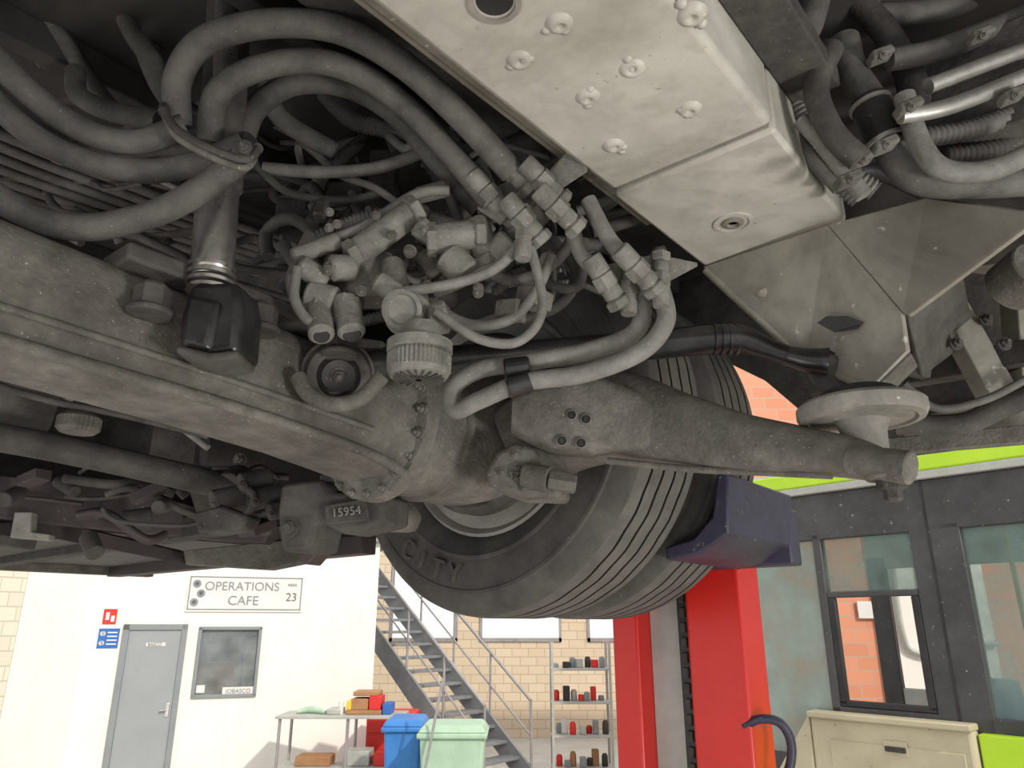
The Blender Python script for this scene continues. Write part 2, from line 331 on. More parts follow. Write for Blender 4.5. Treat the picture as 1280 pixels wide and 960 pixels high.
# ---------------------------------------------------------------- stabiliser / far chambers
ds=grp('stabilizer_bar')
tube(ds,'bar',PP([(-40,540,1.65),(60,558,1.75),(180,584,1.85),(290,610,1.95)]),.034,'castd')
tube(ds,'bar_thin',PP([(-40,470,1.5),(60,500,1.55),(160,520,1.62),(260,545,1.72)]),.008,'castd')
cyl(ds,'bar_end',P(285,612,1.93),P(300,600,2.0),.045,'castd')
bc=grp('brake_chamber')
cyl(bc,'chamber_body',P(-20,480,1.7),P(70,500,1.8),.09,'castd'); cyl(bc,'chamber_front',P(190,555,2.1),P(245,560,2.15),.085,'castd')
cyl(bc,'chamber_mid',P(255,560,2.05),P(330,570,2.15),.05,'castd'); bolt(bc,P(300,575,1.98),(0,-1,0),.014,'cast')
tube(bc,'chamber_line',PP([(0,475),(60,490),(120,505),(200,520),(260,560)],1.75),.008,'hosel')
q=P(100,522,1.6)
lathe(bc,'vent_cap',[(.001,-.005),(.036,-.005),(.045,.004),(.045,.028),(.036,.036),(.02,.045)],q-Z*.03,Z,'cast',56,rib=1,ribd=.07)
cyl(bc,'vent_neck',q,q+Z*.1,.02,'castd')
# ---------------------------------------------------------------- carrier arm
ar=grp('air_spring_carrier')
sweep(ar,'arm',[(P(640,560,1.64),.06,.09),(P(700,530,1.60),.065,.115),(P(770,520,1.53),.06,.10),(P(850,536,1.43),.055,.072),(P(930,553,1.33),.05,.052),(P(1010,564,1.26),.048,.040),(P(1080,575,1.2),.045,.032),(P(1125,590,1.15),.032,.018)],A,'cast',3.0,32)
sweep(ar,'arm_root',[(P(640,520,1.50),.05,.035),(P(690,522,1.50),.055,.075),(P(745,522,1.50),.055,.085),(P(800,530,1.46),.04,.06),(P(860,545,1.40),.02,.03)],A,'cast',4.0,32)
for u,v in((714,519),(732,524),(702,551),(726,554)):
    q=P(u,v,1.448); lathe(ar,'hole_rim',[(.0115,0),(.012,-.004),(.009,-.006),(.008,.0)],q,(0,1,.1),'cast',20); cyl(ar,'bolt_hole',q-Vector((0,.004,0)),q+Vector((0,.02,0)),.008,'blk')
tube(ar,'arm_lower_flange',PP([(760,576,1.47),(860,586,1.39),(950,590,1.31),(1040,594,1.22)]),.007,'cast')
cyl(ar,'boss',P(1062,575,1.17),P(1140,585,1.10),.026,'cast'); q=P(1112,590,1.14)
lathe(ar,'boss_collar',[(.034,-.012),(.038,-.008),(.038,.012),(.03,.018)],q,Z,'cast',32)
lathe(ar,'spring_nut',[(.022,0),(.022,-.014),(.014,-.018),(.014,-.03),(.010,-.034)],q-Z*.012,Z,'castd',6,ang=20)
asp=grp('air_spring')
q=P(1076,516,1.21)
lathe(asp,'piston_plate',[(.02,-.085),(.034,-.08),(.036,-.035),(.042,-.016),(.082,-.012),(.086,-.016),(.098,-.014),(.103,-.004),(.103,.010),(.097,.016),(.085,.018),(.08,.012),(.05,.012)],q,Z,'disc',64)
lathe(asp,'bellows',[(.05,.012),(.068,.016),(.072,.026),(.06,.036),(.05,.04)],q,Z,'blk',48)
# ---------------------------------------------------------------- crossmember
cm=grp('frame_crossmember')
boxb(cm,'beam_long',-2.4,-.42,.62,.92,.752,.98,'plate',.012)
boxb(cm,'beam_end',-.419,-.05,.62,.92,.744,.96,'plate',.008)
boxb(cm,'side_lip',-2.4,-.2,.575,.62,.80,.815,'gus',.003)
boxb(cm,'side_lip_web',-2.4,-.2,.565,.575,.80,.95,'gus',.003)
boxb(cm,'side_flange_right',-2.4,-.3,.92,1.0,.86,.9,'castd',.004)
def stud(u,v,dz=.752,r=.014,s=0):
    rs=random.Random(int(u)); q=PZ(u,v,dz)
    lathe(cm,'weld_dimple',[(r*1.5,.003),(r*1.3,-.001),(r*1.0,-.004),(r*.65,-.0065),(r*.35,-.003),(r*.2,.002)],q,Vector((rs.uniform(-.12,.12),rs.uniform(-.12,.12),1)),'plate',24,ang=80)
    for k in range(3):
        d=Vector((rs.uniform(-1,1),rs.uniform(-1,1),0))*.018; lathe(cm,'spatter',[(.008,.003),(.006,-.002),(.001,-.004)],q+d,Z,'plate',14,ang=80)
for u,v in((735,122),(790,85),(862,137),(768,182),(650,75),(700,30),(865,20)): stud(u,v)
q=PZ(916,278,.744); lathe(cm,'stamped_boss',[(.038,.004),(.037,-.003),(.031,-.003),(.029,.003)],q,Z,'plate',40); lathe(cm,'boss_center',[(.022,.004),(.020,-.004),(.012,-.006),(.009,.0)],q,Z,'gus',30)
lathe(cm,'drain_hole_rim',[(.034,.004),(.034,-.004),(.027,-.004),(.026,.004)],PZ(618,2,.752),Z,'gus',36); cyl(cm,'drain_hole',PZ(618,2,.751),PZ(618,2,.751)+Z*.02,.026,'blk')
gp=grp('gusset_bracket')
g1=[(880,334,1.46),(1036,282,1.265),(1130,392,1.20),(1137,440,1.21),(1092,484,1.25),(1010,450,1.36)]
poly(gp,'gusset_main',PP(g1),'gus',.014)
g2=[(1036,282,1.265),(1160,248,1.14),(1225,256,1.08),(1310,268,.98),(1138,396,1.19),(1130,392,1.20)]
poly(gp,'gusset_wing',PP(g2),'gus',.012)
poly(gp,'gusset_return',PP([(1137,440,1.21),(1092,484,1.25),(1100,500,1.33),(1145,455,1.29)]),'cast',.012)
poly(gp,'gusset_back',PP([(1130,392,1.22),(1200,340,1.25),(1215,420,1.5),(1150,470,1.35)]),'castd',.012)
tube(gp,'gusset_edge_lip',PP([(882,338,1.455),(945,396,1.405),(1010,452,1.355),(1050,470,1.30),(1092,486,1.245)]),.008,'gus')
for u,v,y in((930,340,1.42),(1030,351,1.315),(955,368,1.385),(1085,345,1.245)):
    q=P(u,v,y); lathe(gp,'weld_nub',[(.016,.004),(.012,-.005),(.006,-.009),(.004,-.003)],q,Vector((-.25,.25,1)),'gus',20,ang=80)
sl=[(1018,404,1.292),(1030,396,1.285),(1056,396,1.268),(1076,404,1.258),(1068,412,1.262),(1040,416,1.283)]
poly(gp,'slot',[p-Vector((0,.012,.004)) for p in PP(sl)],'blk',.004,.001)
prism(gp,'rod_bracket',PP([(1000,446),(1040,440),(1092,470),(1092,486),(1060,498),(1015,484)],1.30),Vector((.03,.08,0)),'castd',.008)
# right hand chassis parts under the wing
ch=grp('chassis_outrigger')
strut(ch,'diagonal_channel',P(1175,365,1.45),P(1250,500,1.40),.045,.06,'gus')
strut(ch,'side_channel',P(1215,330,1.5),P(1330,320,1.3),.16,.04,'gus')
strut(ch,'lower_beam',P(1130,470,1.6),P(1300,440,1.35),.05,.05,'castd')
strut(ch,'web',P(1165,300,1.35),P(1140,470,1.40),.03,.06,'castd')
strut(ch,'upright_plate',P(1265,370,1.45),P(1275,500,1.40),.06,.02,'gus')
cyl(ch,'canister',P(1262,360,1.28),P(1300,330,1.2),.05,'cast')
tube(ch,'crossing_tube',PP([(1120,530,1.5),(1200,530,1.45),(1250,510,1.4),(1300,490,1.35)]),.022,'castd')
strut(ch,'sill_angle',P(1100,560,1.75),P(1320,540,1.55),.03,.04,'cast')
strut(ch,'sill_plate',P(1130,545,1.8),P(1320,520,1.6),.02,.09,'gus')
tube(ch,'cable',PP([(1130,480),(1170,510),(1230,500),(1290,470)],1.35),.008,'hose')
for u,v,y in((1255,430,1.33),(1232,400,1.4),(1195,430,1.38)): bolt(ch,P(u,v,y),(0,-1,0),.010,'castd')
# ---------------------------------------------------------------- tie rod
tr=grp('tie_rod')
e=P(422,468,1.30); axv=Vector((.25,-.75,-.35)).normalized()
lathe(tr,'eye',[(.040,-.03),(.058,-.028),(.062,-.01),(.062,.02),(.056,.03),(.04,.032),(.036,.0)],e,axv,'castd',48)
lathe(tr,'eye_core',[(.012,-.04),(.026,-.035),(.03,.0),(.03,.03)],e,axv,'rod',24); bolt(tr,e+axv*.03,axv,.012,'castd')
lathe(tr,'clamp_ring',[(.063,-.012),(.067,-.01),(.067,.008),(.063,.01)],e,axv,'cast',48)
tube(tr,'eye_strap',PP([(372,470),(385,492),(415,505),(450,498),(478,470)],1.24),.014,'cast')
prism(tr,'eye_mount',PP([(370,440),(415,415),(478,425),(480,450),(440,470),(385,480)],1.36),Vector((.02,.06,0)),'castd',.006)
tube(tr,'rod',PP([(455,458,1.36),(600,448,1.39),(760,436,1.39),(880,425,1.37),(925,424,1.36),(965,438,1.35),(1000,448,1.34),(1040,452,1.33)]),[.03,.030,.030,.03,.028,.02,.019,.026],'rod',24)
for k in range(4):
    q=P(893+k*9,424.5,1.365); lathe(tr,'thread_ring',[(.028,-.004),(.032,-.003),(.032,.003),(.028,.004)],q,(1,-.05,0),'rod',24)
tube(tr,'rod_end',PP([(985,444,1.30),(1010,450,1.29),(1035,452,1.28)]),[.018,.022,.026],'rod',20)
# ---------------------------------------------------------------- shock absorber
sh=grp('shock_absorber')
tube(sh,'piston_rod',[P(264,350,1.09),P(274,225,1.09)],.034,'chrome',28)
tube(sh,'upper_tube',[P(274,235,1.09),P(284,60,1.09),P(290,-60,1.09)],.038,'castd',28)
tube(sh,'upper_tube_bright',[P(281,110,1.075),P(287,-40,1.075)],.026,'chrome',20)
for k in range(4): lathe(sh,'thread_%d'%k,[(.032,-.004),(.039,-.003),(.039,.003),(.032,.004)],P(264,338+k*9,1.09),Z,'chrome',28)
prism(sh,'lower_fork',PP([(238,352),(296,350),(302,378),(296,440),(262,447),(222,436),(222,400)],1.04),Vector((.01,.08,0)),'rod',.012)
prism(sh,'fork_lip',PP([(232,366),(276,374),(260,440),(222,430)],1.03),Vector((0,.02,0)),'rod',.010)
prism(sh,'fork_foot',PP([(220,430),(262,440),(298,436),(296,446),(262,452),(218,440)],1.02),Vector((0,.08,0)),'castd',.005)
# ---------------------------------------------------------------- hoses
hb=grp('brake_hose_bundle')
H=[
([(225,160,1.05),(222,100,1.02),(255,52,.99),(330,30,.97),(420,36,.98),(500,78,1.0),(570,140,1.05),(640,215,1.12)],.023),
([(262,180,1.06),(272,118,1.04),(320,86,1.04),(390,76,1.05),(455,95,1.07),(520,145,1.1),(575,205,1.14),(612,250,1.17)],.022),
([(300,190,1.1),(318,138,1.12),(365,106,1.15),(430,108,1.17),(490,140,1.2),(545,200,1.23),(600,262,1.26)],.021),
([(-70,0,.9),(20,100,.95),(95,158,1.0),(165,178,1.03),(232,158,1.04)],.021),
([(-70,50,.93),(15,148,.98),(90,195,1.02),(180,214,1.04),(255,202,1.04),(305,180,1.04)],.020),
([(-70,195,.95),(15,258,.98),(90,284,1.0),(170,274,1.0),(235,247,1.0),(300,200,1.0)],.021),
([(95,90,1.15),(98,118,1.13),(135,138,1.12),(200,152,1.1)],.018),
([(140,-20,1.15),(165,40,1.13),(200,90,1.12),(215,130,1.1)],.018),
([(-40,-40,1.1),(60,30,1.15),(110,100,1.2),(150,150,1.2)],.018),
([(340,-40,1.2),(335,60,1.25),(345,140,1.3),(420,190,1.35)],.02),
]
for i,(p,r) in enumerate(H): tube(hb,'hose_%d'%i,PP(p),r,'hose',18)
tube(hb,'conduit_a',PP([(165,-10),(180,50),(205,110),(240,150)],1.2),.024,'corr',corr=.009)
tube(hb,'conduit_b',PP([(400,110),(440,150),(490,165),(520,200)],1.35),.02,'corr',corr=.009)
tube(hb,'conduit_c',PP([(395,300),(440,280),(470,272),(510,268)],1.22),.017,'corr',corr=.008)
tube(hb,'conduit_d',PP([(-40,20),(50,70),(110,60),(170,10)],1.25),.024,'corr',corr=.009)
tube(hb,'strap',PP([(205,138,1.0),(222,163,.99),(262,186,.98),(306,200,.98),(322,186,1.0)]),.0075,'castd',8)
tube(hb,'strap_b',PP([(206,146,1.0),(222,172,.99),(262,195,.98),(304,210,.98),(318,198,1.0)]),.0055,'cast',8)
tube(hb,'strap_back',PP([(205,140,1.0),(214,122,1.1),(250,140,1.15),(300,165,1.12),(322,186,1.0)]),.009,'castd',8)
box(hb,'strap_lug',P(303,190,.985),(.03,.02,.03),'castd',WX,.004); bolt(hb,P(306,184,.97),(0,-1,-.3),.008,'castd')
U=[(788,345,1.2),(803,385,1.21),(790,418,1.23),(730,440,1.25),(655,453,1.27),(600,462,1.28),(566,485,1.29),(570,512,1.29),(600,500,1.27),(655,478,1.25),(730,467,1.23),(800,440,1.2),(832,402,1.18),(826,362,1.17)]
tube(hb,'u_hose',PP(U),.0165,'hosel',18)
cyl(hb,'hose_tape',P(630,462,1.262),P(662,458,1.262),.0195,'rod'); cyl(hb,'hose_tape_2',P(634,486,1.25),P(664,477,1.25),.019,'rod')
SM=[
([(490,366),(560,356),(615,338),(648,305),(655,280)],1.17,.0095,'hosel'),
([(525,372),(585,405),(640,398),(672,360),(690,320)],1.24,.010,'hosel'),
([(545,390),(600,424),(650,426),(678,385),(664,310)],1.16,.0085,'hosel'),
([(368,375),(366,340),(400,308),(460,280),(520,243),(562,238)],1.2,.010,'hosel'),
([(372,335),(368,372),(385,400),(410,408)],1.16,.009,'hosel'),
([(320,205),(360,240),(430,250),(480,240)],1.3,.008,'hose'),
([(330,210),(400,215),(470,210),(530,190)],1.3,.013,'hosel'),
([(600,150),(640,180),(690,190)],1.35,.012,'hose'),
([(590,330),(640,350),(690,330),(715,300)],1.3,.012,'hosel'),
([(715,285),(728,320),(760,352)],1.18,.0145,'hosel'),
([(735,250),(762,300),(798,340)],1.14,.0145,'hosel'),
([(560,235),(580,290),(620,320)],1.3,.010,'hosel'),
([(690,300),(720,340),(700,380),(650,400)],1.35,.012,'hose'),
([(510,160),(560,240),(600,300),(640,330)],1.4,.016,'hose'),
([(440,240),(470,330),(520,380)],1.35,.01,'hose'),
([(740,290),(790,275),(830,262)],1.4,.014,'castd'),
([(730,270),(770,262),(820,250)],1.45,.010,'hose'),
([(600,200),(660,330),(720,360),(730,300)],1.32,.010,'hose'),
]
for i,(p,y,r,m) in enumerate(SM): tube(hb,'line_%d'%i,PP(p,y),r,m,12)
for i in range(64):
    u=random.uniform(330,740); v=random.uniform(100,365); y=random.uniform(1.32,1.75); p=[]
    for k in range(5):
        p.append(P(u,min(v,405),y)); u+=random.uniform(-30,75); v+=random.uniform(-45,50); y+=random.uniform(-.06,.06)
    c=random.random()<.25
    tube(hb,'cable_%d'%i,p,random.choice([.006,.008,.011,.014]),random.choice(['hose','hosel','castd','corr']),10,corr=.008 if c else 0)
for i in range(26):
    u=random.uniform(-60,260); v=random.uniform(-20,330); y=random.uniform(1.35,1.7); p=[]
    for k in range(5):
        p.append(P(u,v,y)); u+=random.uniform(10,80); v+=random.uniform(-15,35); y+=random.uniform(-.05,.05)
    tube(hb,'loom_%d'%i,p,random.choice([.006,.01,.016]),random.choice(['castd','castd','hose','corr']),10)
for i in range(6): tube(hb,'floor_cable_%d'%i,[F(-1.6,-.45-i*.05,1.0),F(-1.0,-.5-i*.05,1.02),F(-.4,-.4-i*.04,1.0)],.012,'hose')
# ---------------------------------------------------------------- fitting manifolds
fb=grp('air_fitting_manifold')
prism(fb,'plate_upper',PP([(596,262,1.18),(668,236,1.15),(712,190,1.10),(735,215,1.10),(690,245,1.14),(625,282,1.18)]),Z*.008,'valve',.002)
prism(fb,'plate_lower',PP([(745,338,1.2),(820,322,1.16),(873,333,1.15),(800,372,1.19)]),Z*.008,'valve',.002)
for (u,v,y,du,dv) in((640,212,1.12,26,28),(612,244,1.16,24,28),(655,275,1.14,26,30),(698,262,1.12,26,26),(757,352,1.17,18,30),(798,338,1.14,24,26),(680,228,1.12,24,24),(628,262,1.18,20,22)):
    p=P(u,v,y); d=P(u+du,v+dv,y+.02)-p; fitting(fb,p,d,.0185)
for (u,v,y) in ((786,360,1.19),(826,350,1.16),(655,292,1.15)):
    p=P(u,v,y); fitting(fb,p,(0.05,0,1),.015)
# ---------------------------------------------------------------- valve
vb=grp('air_valve_assembly')
def vc(u0,v0,y0,u1,v1,y1,r,m='valve',n=24): return cyl(vb,'valve_part',P(u0,v0,y0),P(u1,v1,y1),r,m,n=n,ch=.005)
box(vb,'valve_body',P(455,350,1.27),(.10,.09,.09),'valve',(Vector((.8,.5,.2)).normalized(),Vector((-.53,.85,0)).normalized(),Vector((-.17,-.1,.98)).normalized()),.012)
box(vb,'valve_body_2',P(560,300,1.3),(.12,.07,.07),'valve',(Vector((.9,.1,-.3)).normalized(),Vector((-.1,1,0)),Vector((.3,0,.95)).normalized()),.012)
for a in ((440,320,1.2,520,262,1.2,.026),(365,322,1.18,425,300,1.2,.016),(372,330,1.17,408,352,1.2,.02),(402,420,1.16,397,380,1.2,.022),(440,418,1.18,432,375,1.2,.024),
 (500,372,1.2,490,330,1.24,.022),(510,395,1.18,512,385,1.22,.042),(540,300,1.19,600,292,1.2,.028),(520,280,1.18,545,300,1.2,.02),(592,275,1.2,612,330,1.22,.026),(560,320,1.2,585,345,1.2,.03),
 (470,350,1.17,500,370,1.18,.02),(412,335,1.18,445,335,1.2,.024),(640,300,1.2,610,330,1.22,.028),(650,290,1.16,672,300,1.18,.02),(535,400,1.2,560,395,1.2,.03),(520,245,1.22,560,235,1.22,.016),(385,370,1.2,420,380,1.2,.03)):
    vc(*a)
for (u,v,y,dx,dz_,r) in((518,264,1.195,.8,.6,.031),(442,319,1.195,.8,.6,.030),(600,292,1.195,1,.1,.033),(540,300,1.19,1,.1,.032),(398,385,1.195,.1,1,.026),(433,380,1.2,.1,1,.028),(612,328,1.215,.3,-1,.031)):
    lathe(vb,'hex_collar',[(r*.9,-.010),(r,-.007),(r,.007),(r*.9,.010)],P(u,v,y),Vector((dx,.1,dz_)),'valve',6,ang=20)
vc(402,420,1.158,401.8,418,1.162,.014,'blk'); vc(440,418.5,1.178,439.6,416,1.182,.016,'blk')
lathe(vb,'valve_face',[(.030,-.002),(.034,.003),(.034,.010),(.027,.014),(.024,.008)],P(503,386,1.155),(0,-1,-.5),'valve',40)
for k in range(14):
    u=random.uniform(375,640); v=random.uniform(265,375); bolt(vb,P(u,v,random.uniform(1.16,1.2)),(random.uniform(-.5,.5),-1,-.6),random.choice([.006,.007,.009]),'cast')
for k in range(38):
    u=random.uniform(370,690); v=random.uniform(245,395); y=random.uniform(1.23,1.36); q=Vector((random.gauss(0,1),random.gauss(0,1),random.gauss(0,1))).normalized()
    if k%2: cyl(vb,'port',P(u,v,y),P(u,v,y)+q*random.uniform(.03,.07),random.uniform(.01,.024),random.choice(['valve','castd','cast']))
    else:
        x,yv,w=frame(q); box(vb,'lug',P(u,v,y),(random.uniform(.02,.06),random.uniform(.02,.05),random.uniform(.02,.05)),random.choice(['valve','cast','castd']),(x,yv,w),.004)
box(vb,'solenoid',P(368,275,1.45),(.07,.06,.08),'castd',WX,.006); box(vb,'solenoid_2',P(430,245,1.5),(.09,.05,.05),'corr',WX,.006); box(vb,'solenoid_3',P(480,215,1.45),(.06,.05,.09),'castd',WX,.006)
cap=grp('exhaust_silencer_cap'); q=P(524,455,1.16)
lathe(cap,'cap_body',[(.001,-.026),(.03,-.026),(.048,-.022),(.052,-.014),(.052,-.012)],q,Z,'valve',80)
lathe(cap,'cap_ribs',[(.046,-.016),(.053,-.014),(.054,.012),(.05,.018),(.046,.02)],q,Z,'valve',90,rib=1,ribd=.06,ang=20)
lathe(cap,'cap_collar',[(.05,.018),(.055,.02),(.055,.036),(.04,.042),(.03,.07)],q,Z,'valve',48)
for k in range(10):
    t=math.pi*k/10; d=Vector((math.cos(t),math.sin(t),0)); strut(cap,'cap_slot_%d'%k,q-d*.042-Z*.0265,q+d*.042-Z*.0265,.0025,.004,'castd',0)
# ---------------------------------------------------------------- top right pipes
tp=grp('coolant_pipe_bundle')
def tt(p,y,r,m,c=0): tube(tp,'pipe',PP(p,y) if y else PP(p),r,m,16,corr=c)
tt([(950,20),(955,100),(975,150),(1020,200),(1075,250)],1.12,.018,'corr',.009)
tt([(985,40),(988,110),(1015,160),(1060,215),(1095,240)],1.08,.018,'hosel',.009)
tt([(968,60),(975,130),(1000,180),(1050,235)],1.10,.014,'hose')
tt([(1000,150),(1020,170),(1060,220),(1080,245)],1.04,.014,'hosel')
tt([(1055,50),(1065,90),(1090,130),(1120,200),(1170,228),(1300,225)],1.06,.026,'hose')
tt([(900,-30),(930,30),(965,58),(1005,40),(1025,-30)],1.02,.026,'hose')
tt([(1130,120),(1150,180),(1180,212),(1240,212),(1310,180)],1.0,.017,'hosel')
tt([(1125,145),(1190,132),(1300,88)],.98,.013,'pipe')
tt([(1160,108),(1220,85),(1300,55)],.99,.013,'pipe')
tt([(1110,75),(1180,60),(1300,10)],1.05,.02,'hose')
tt([(1150,172),(1220,160),(1310,125)],1.06,.018,'corr',.01)
tt([(1180,195),(1240,188),(1310,160)],1.1,.018,'castd',.01)
tt([(1050,-20),(1100,30),(1140,100),(1145,130)],1.1,.024,'castd')
tt([(1090,20),(1180,10),(1280,-30)],1.1,.022,'hose')
tt([(1040,60),(1020,110),(1040,165),(1075,200)],1.0,.020,'castd')
cyl(tp,'black_coupling',P(1085,125,1.05),P(1112,185,1.05),.032,'rod')
for k in (0,1): lathe(tp,'coupling_band',[(.032,-.004),(.035,-.003),(.035,.003),(.032,.004)],P(1088+k*20,132+k*46,1.05),P(1112,185,1.05)-P(1085,125,1.05),'pipe',24)
for (u,v,y) in ((1100,70,1.02),(1135,135,.97),(1105,182,1.0),(1075,200,1.02),(1060,225,1.0),(1225,45,1.0),(1265,120,.97)):
    box(tp,'clip',P(u,v,y),(.04,.03,.016),'cast',(Vector((.9,0,.4)).normalized(),Vector((0,1,0)),Vector((-.4,0,.9)).normalized()),.004); bolt(tp,P(u+4,v,y-.015),(0,-1,-.4),.005,'cast')
for i in range(20):
    u=random.uniform(1000,1280); v=random.uniform(-30,230); y=random.uniform(1.2,1.4)
    tt([(u,v),(u+random.uniform(20,80),v+random.uniform(-40,40)),(u+random.uniform(90,170),v+random.uniform(-60,60))],y,random.choice([.01,.016,.022]),random.choice(['hose','castd','blk']))
# ---------------------------------------------------------------- vehicle lift
lf=grp('vehicle_lift_column')
H0=-CAMZ; HT=.42
boxb(lf,'post_left',.78,1.00,-.19,-.09,H0+.02,HT,'red',.01)
boxb(lf,'post_right',.78,.94,.085,.27,H0+.02,HT,'red',.01)
boxb(lf,'mast_panel',.86,.92,-.09,.085,H0+.02,HT,'lgrey',.003)
boxb(lf,'chain_channel',.81,.86,.04,.085,H0+.02,HT,'black',.003)
for i in range(52): box(lf,'chain_link',F(.805,.062,-1.9+i*.045),(.012,.02,.032),'castd',bevel=.004)
boxb(lf,'base_frame',.72,1.4,-.4,.45,H0,H0+.12,'red',.01)
boxb(lf,'base_leg_left',-.3,.72,-.40,-.30,H0,H0+.10,'red',.01); boxb(lf,'base_leg_right',-.3,.72,.35,.45,H0,H0+.10,'red',.01)
def fork(sg,nm):
    pr=[(.29,.155),(.38,.165),(.465,.21),(.475,.36),(.448,.36),(.425,.255),(.37,.205),(.29,.19)]
    prism(lf,nm,[F(.30,sg*b,z) for b,z in pr],A*.44,'navy',.006)
    boxb(lf,nm+'_arm',.70,.78,min(sg*.05,sg*.47),max(sg*.05,sg*.47),.16,.32,'navy',.006)
fork(1,'fork_1'); fork(-1,'fork_2')
tube(lf,'handle',PP([(930,908,2.35),(950,899,2.32),(974,903,2.3),(988,925,2.3),(988,955,2.3),(975,990,2.3)]),.013,'navy')
# ---------------------------------------------------------------- other bus
cb=grp('city_bus')
D=Vector((.661,-.751,0)).normalized(); Nn=Vector((-D.y,D.x,0))
if Nn.y<0: Nn=-Nn
Q=Vector((1.73,5.71,0)); AXB=(D,Nn,Z)
def E(s,n,z): return Q+D*s+Nn*n+Z*z
def bb(name,s0,s1,n0,n1,z0,z1,m,bev=.008): return box(cb,name,E((s0+s1)/2,(n0+n1)/2,(z0+z1)/2),(s1-s0,n1-n0,z1-z0),m,AXB,bev)
bb('roof',-.1,5,0,2.4,2.98,3.06,'lgrey',.02); bb('roof_band',-.1,5,-.03,.05,2.93,3.04,'lime',.015)
bb('roof_rail',-.1,5,-.035,.0,2.88,2.93,'lgrey',.005)
bb('cant_panel',-.1,5,0,.06,2.56,2.88,'dash')
bb('cant_panel_far',-.1,5,2.34,2.4,2.5,2.98,'lgrey')
for s0,s1 in((-.1,.02),(.57,.63),(1.22,1.52),(2.6,2.75),(4,4.2)):
    bb('pillar',s0,s1,0,.07,1.4,2.6,'dash')
    bb('pillar_far',s0,s1+.05,2.33,2.4,1.3,2.6,'dash')
bb('pillar_seam',1.33,1.345,-.004,.0,1.45,2.88,'black',0)
bb('window_bar',.63,1.22,.0,.05,2.17,2.21,'dash'); bb('sash',.63,.68,.0,.04,1.5,2.17,'black'); bb('sash_r',1.17,1.22,.0,.04,1.5,2.17,'black'); bb('sash_b',.63,1.22,.0,.04,1.49,1.53,'black')
bb('glass_1',.02,.57,.025,.032,1.15,2.56,'glassd',0); bb('glass_2',.63,1.22,.025,.032,2.21,2.56,'glass',0); bb('glass_3',1.52,2.6,.025,.032,1.45,2.56,'glass',0)
bb('sill',.57,5,0,.06,1.40,1.49,'dash'); bb('lower_black',-.1,.62,0,.05,.35,1.17,'dash')
bb('beige_hatch',.45,1.43,-.10,.0,.55,1.44,'beige',.03); bb('hatch_inset',.58,1.37,-.108,-.1,.62,1.30,'beige',.004); bb('hatch_handle',.93,1.05,-.125,-.108,1.27,1.30,'castd',.003)
bb('hatch_handle_cup',.92,1.06,-.112,-.105,1.25,1.33,'beige',.003); bb('hatch_lip',.45,1.43,-.13,-.0,1.42,1.46,'beige',.01); bb('hatch_latch',1.17,1.21,-.12,-.105,1.15,1.2,'castd',.004)
prism(cb,'hatch_wing',[E(.45,-.1,.55),E(.45,-.1,1.44),E(.12,-.06,1.0),E(.08,-.05,.55)],Nn*.1,'beige',.01)
bb('lime_panel',1.44,5,-.07,.04,.35,1.41,'lime',.01); bb('far_lower',-.1,5,2.34,2.4,.35,1.45,'lgrey'); bb('bus_floor',-.1,5,.05,2.35,.35,.45,'castd')
cyl(cb,'grab_rail',E(1.19,.25,1.0),E(1.17,.25,2.9),.02,'yel'); cyl(cb,'grab_rail_2',E(1.72,.2,1.0),E(1.70,.2,2.9),.014,'yel'); cyl(cb,'grab_rail_3',E(1.84,.35,1.0),E(1.84,.35,2.9),.016,'yel')
bb('partition',.98,1.02,.9,1.4,.45,2.4,'lgrey',.01)
bb('driver_seat',.9,1.15,1.6,1.9,.6,1.6,'signb',.05); bb('seat_cushion',.7,1.15,1.55,1.95,.5,.9,'signb',.05)
for s in(.4,3.3):
    o=E(s,-.0,.48); lathe(cb,'bus_tire',[(.2,.0),(.3,-.03),(.45,-.02),(.48,.02),(.48,.25),(.3,.28)],o,Nn,'tire',48)
# ---------------------------------------------------------------- room
fl=grp('floor'); box(fl,'slab',(0,6,-.05),(30,30,.1),'concrete',WX,0)
Wd=Vector((.94,.34,0)).normalized(); Wn=Vector((.34,-.94,0)).normalized(); W0=Vector((-5.03,9.6,0))
def W(s,n,z): return W0+Wd*s+Wn*n+Z*z
AW=(Wd,Wn,Z)
def wb(g,name,s0,s1,n0,n1,z0,z1,m,bev=.004): return box(g,name,W((s0+s1)/2,(n0+n1)/2,(z0+z1)/2),(s1-s0,n1-n0,z1-z0),m,AW,bev)
w=grp('wall_back_office')
wb(w,'panel_l',-.2,1.11,-.15,0,0,3.1,'white',0); wb(w,'panel_r',1.84,3.35,-.15,0,0,3.1,'white',0); wb(w,'panel_b',1.11,1.84,-.15,0,0,1.15,'white',0); wb(w,'panel_t',1.11,1.84,-.15,0,1.94,3.1,'white',0)
wb(w,'mezzanine_slab',-.3,3.6,-3,.1,3.1,3.3,'stair',.01)
g=grp('baseboard_office'); wb(g,'board',.96,3.35,0,.012,0,.1,'doorf')
d=grp('door_1')
wb(d,'leaf',.29,.89,.0,.03,.02,1.93,'door'); wb(d,'jamb_l',.22,.29,0,.05,0,2.0,'doorf'); wb(d,'jamb_r',.89,.956,0,.05,0,2.0,'doorf'); wb(d,'head',.22,.956,0,.05,1.93,2.0,'doorf')
wb(d,'door_sign',.50,.72,.03,.036,1.74,1.78,'signw',0); text(d,'door_text','BASCO',.05,W(.6,.04,1.76),Wd,Z,'signd'); cyl(d,'lever',W(.84,.05,1.0),W(.76,.08,1.0),.012,'chrome'); wb(d,'escutcheon',.82,.86,.03,.04,.92,1.08,'chrome')
wi=grp('window_1')
wb(wi,'glass',1.12,1.83,-.02,-.013,1.15,1.94,'glassm',0)
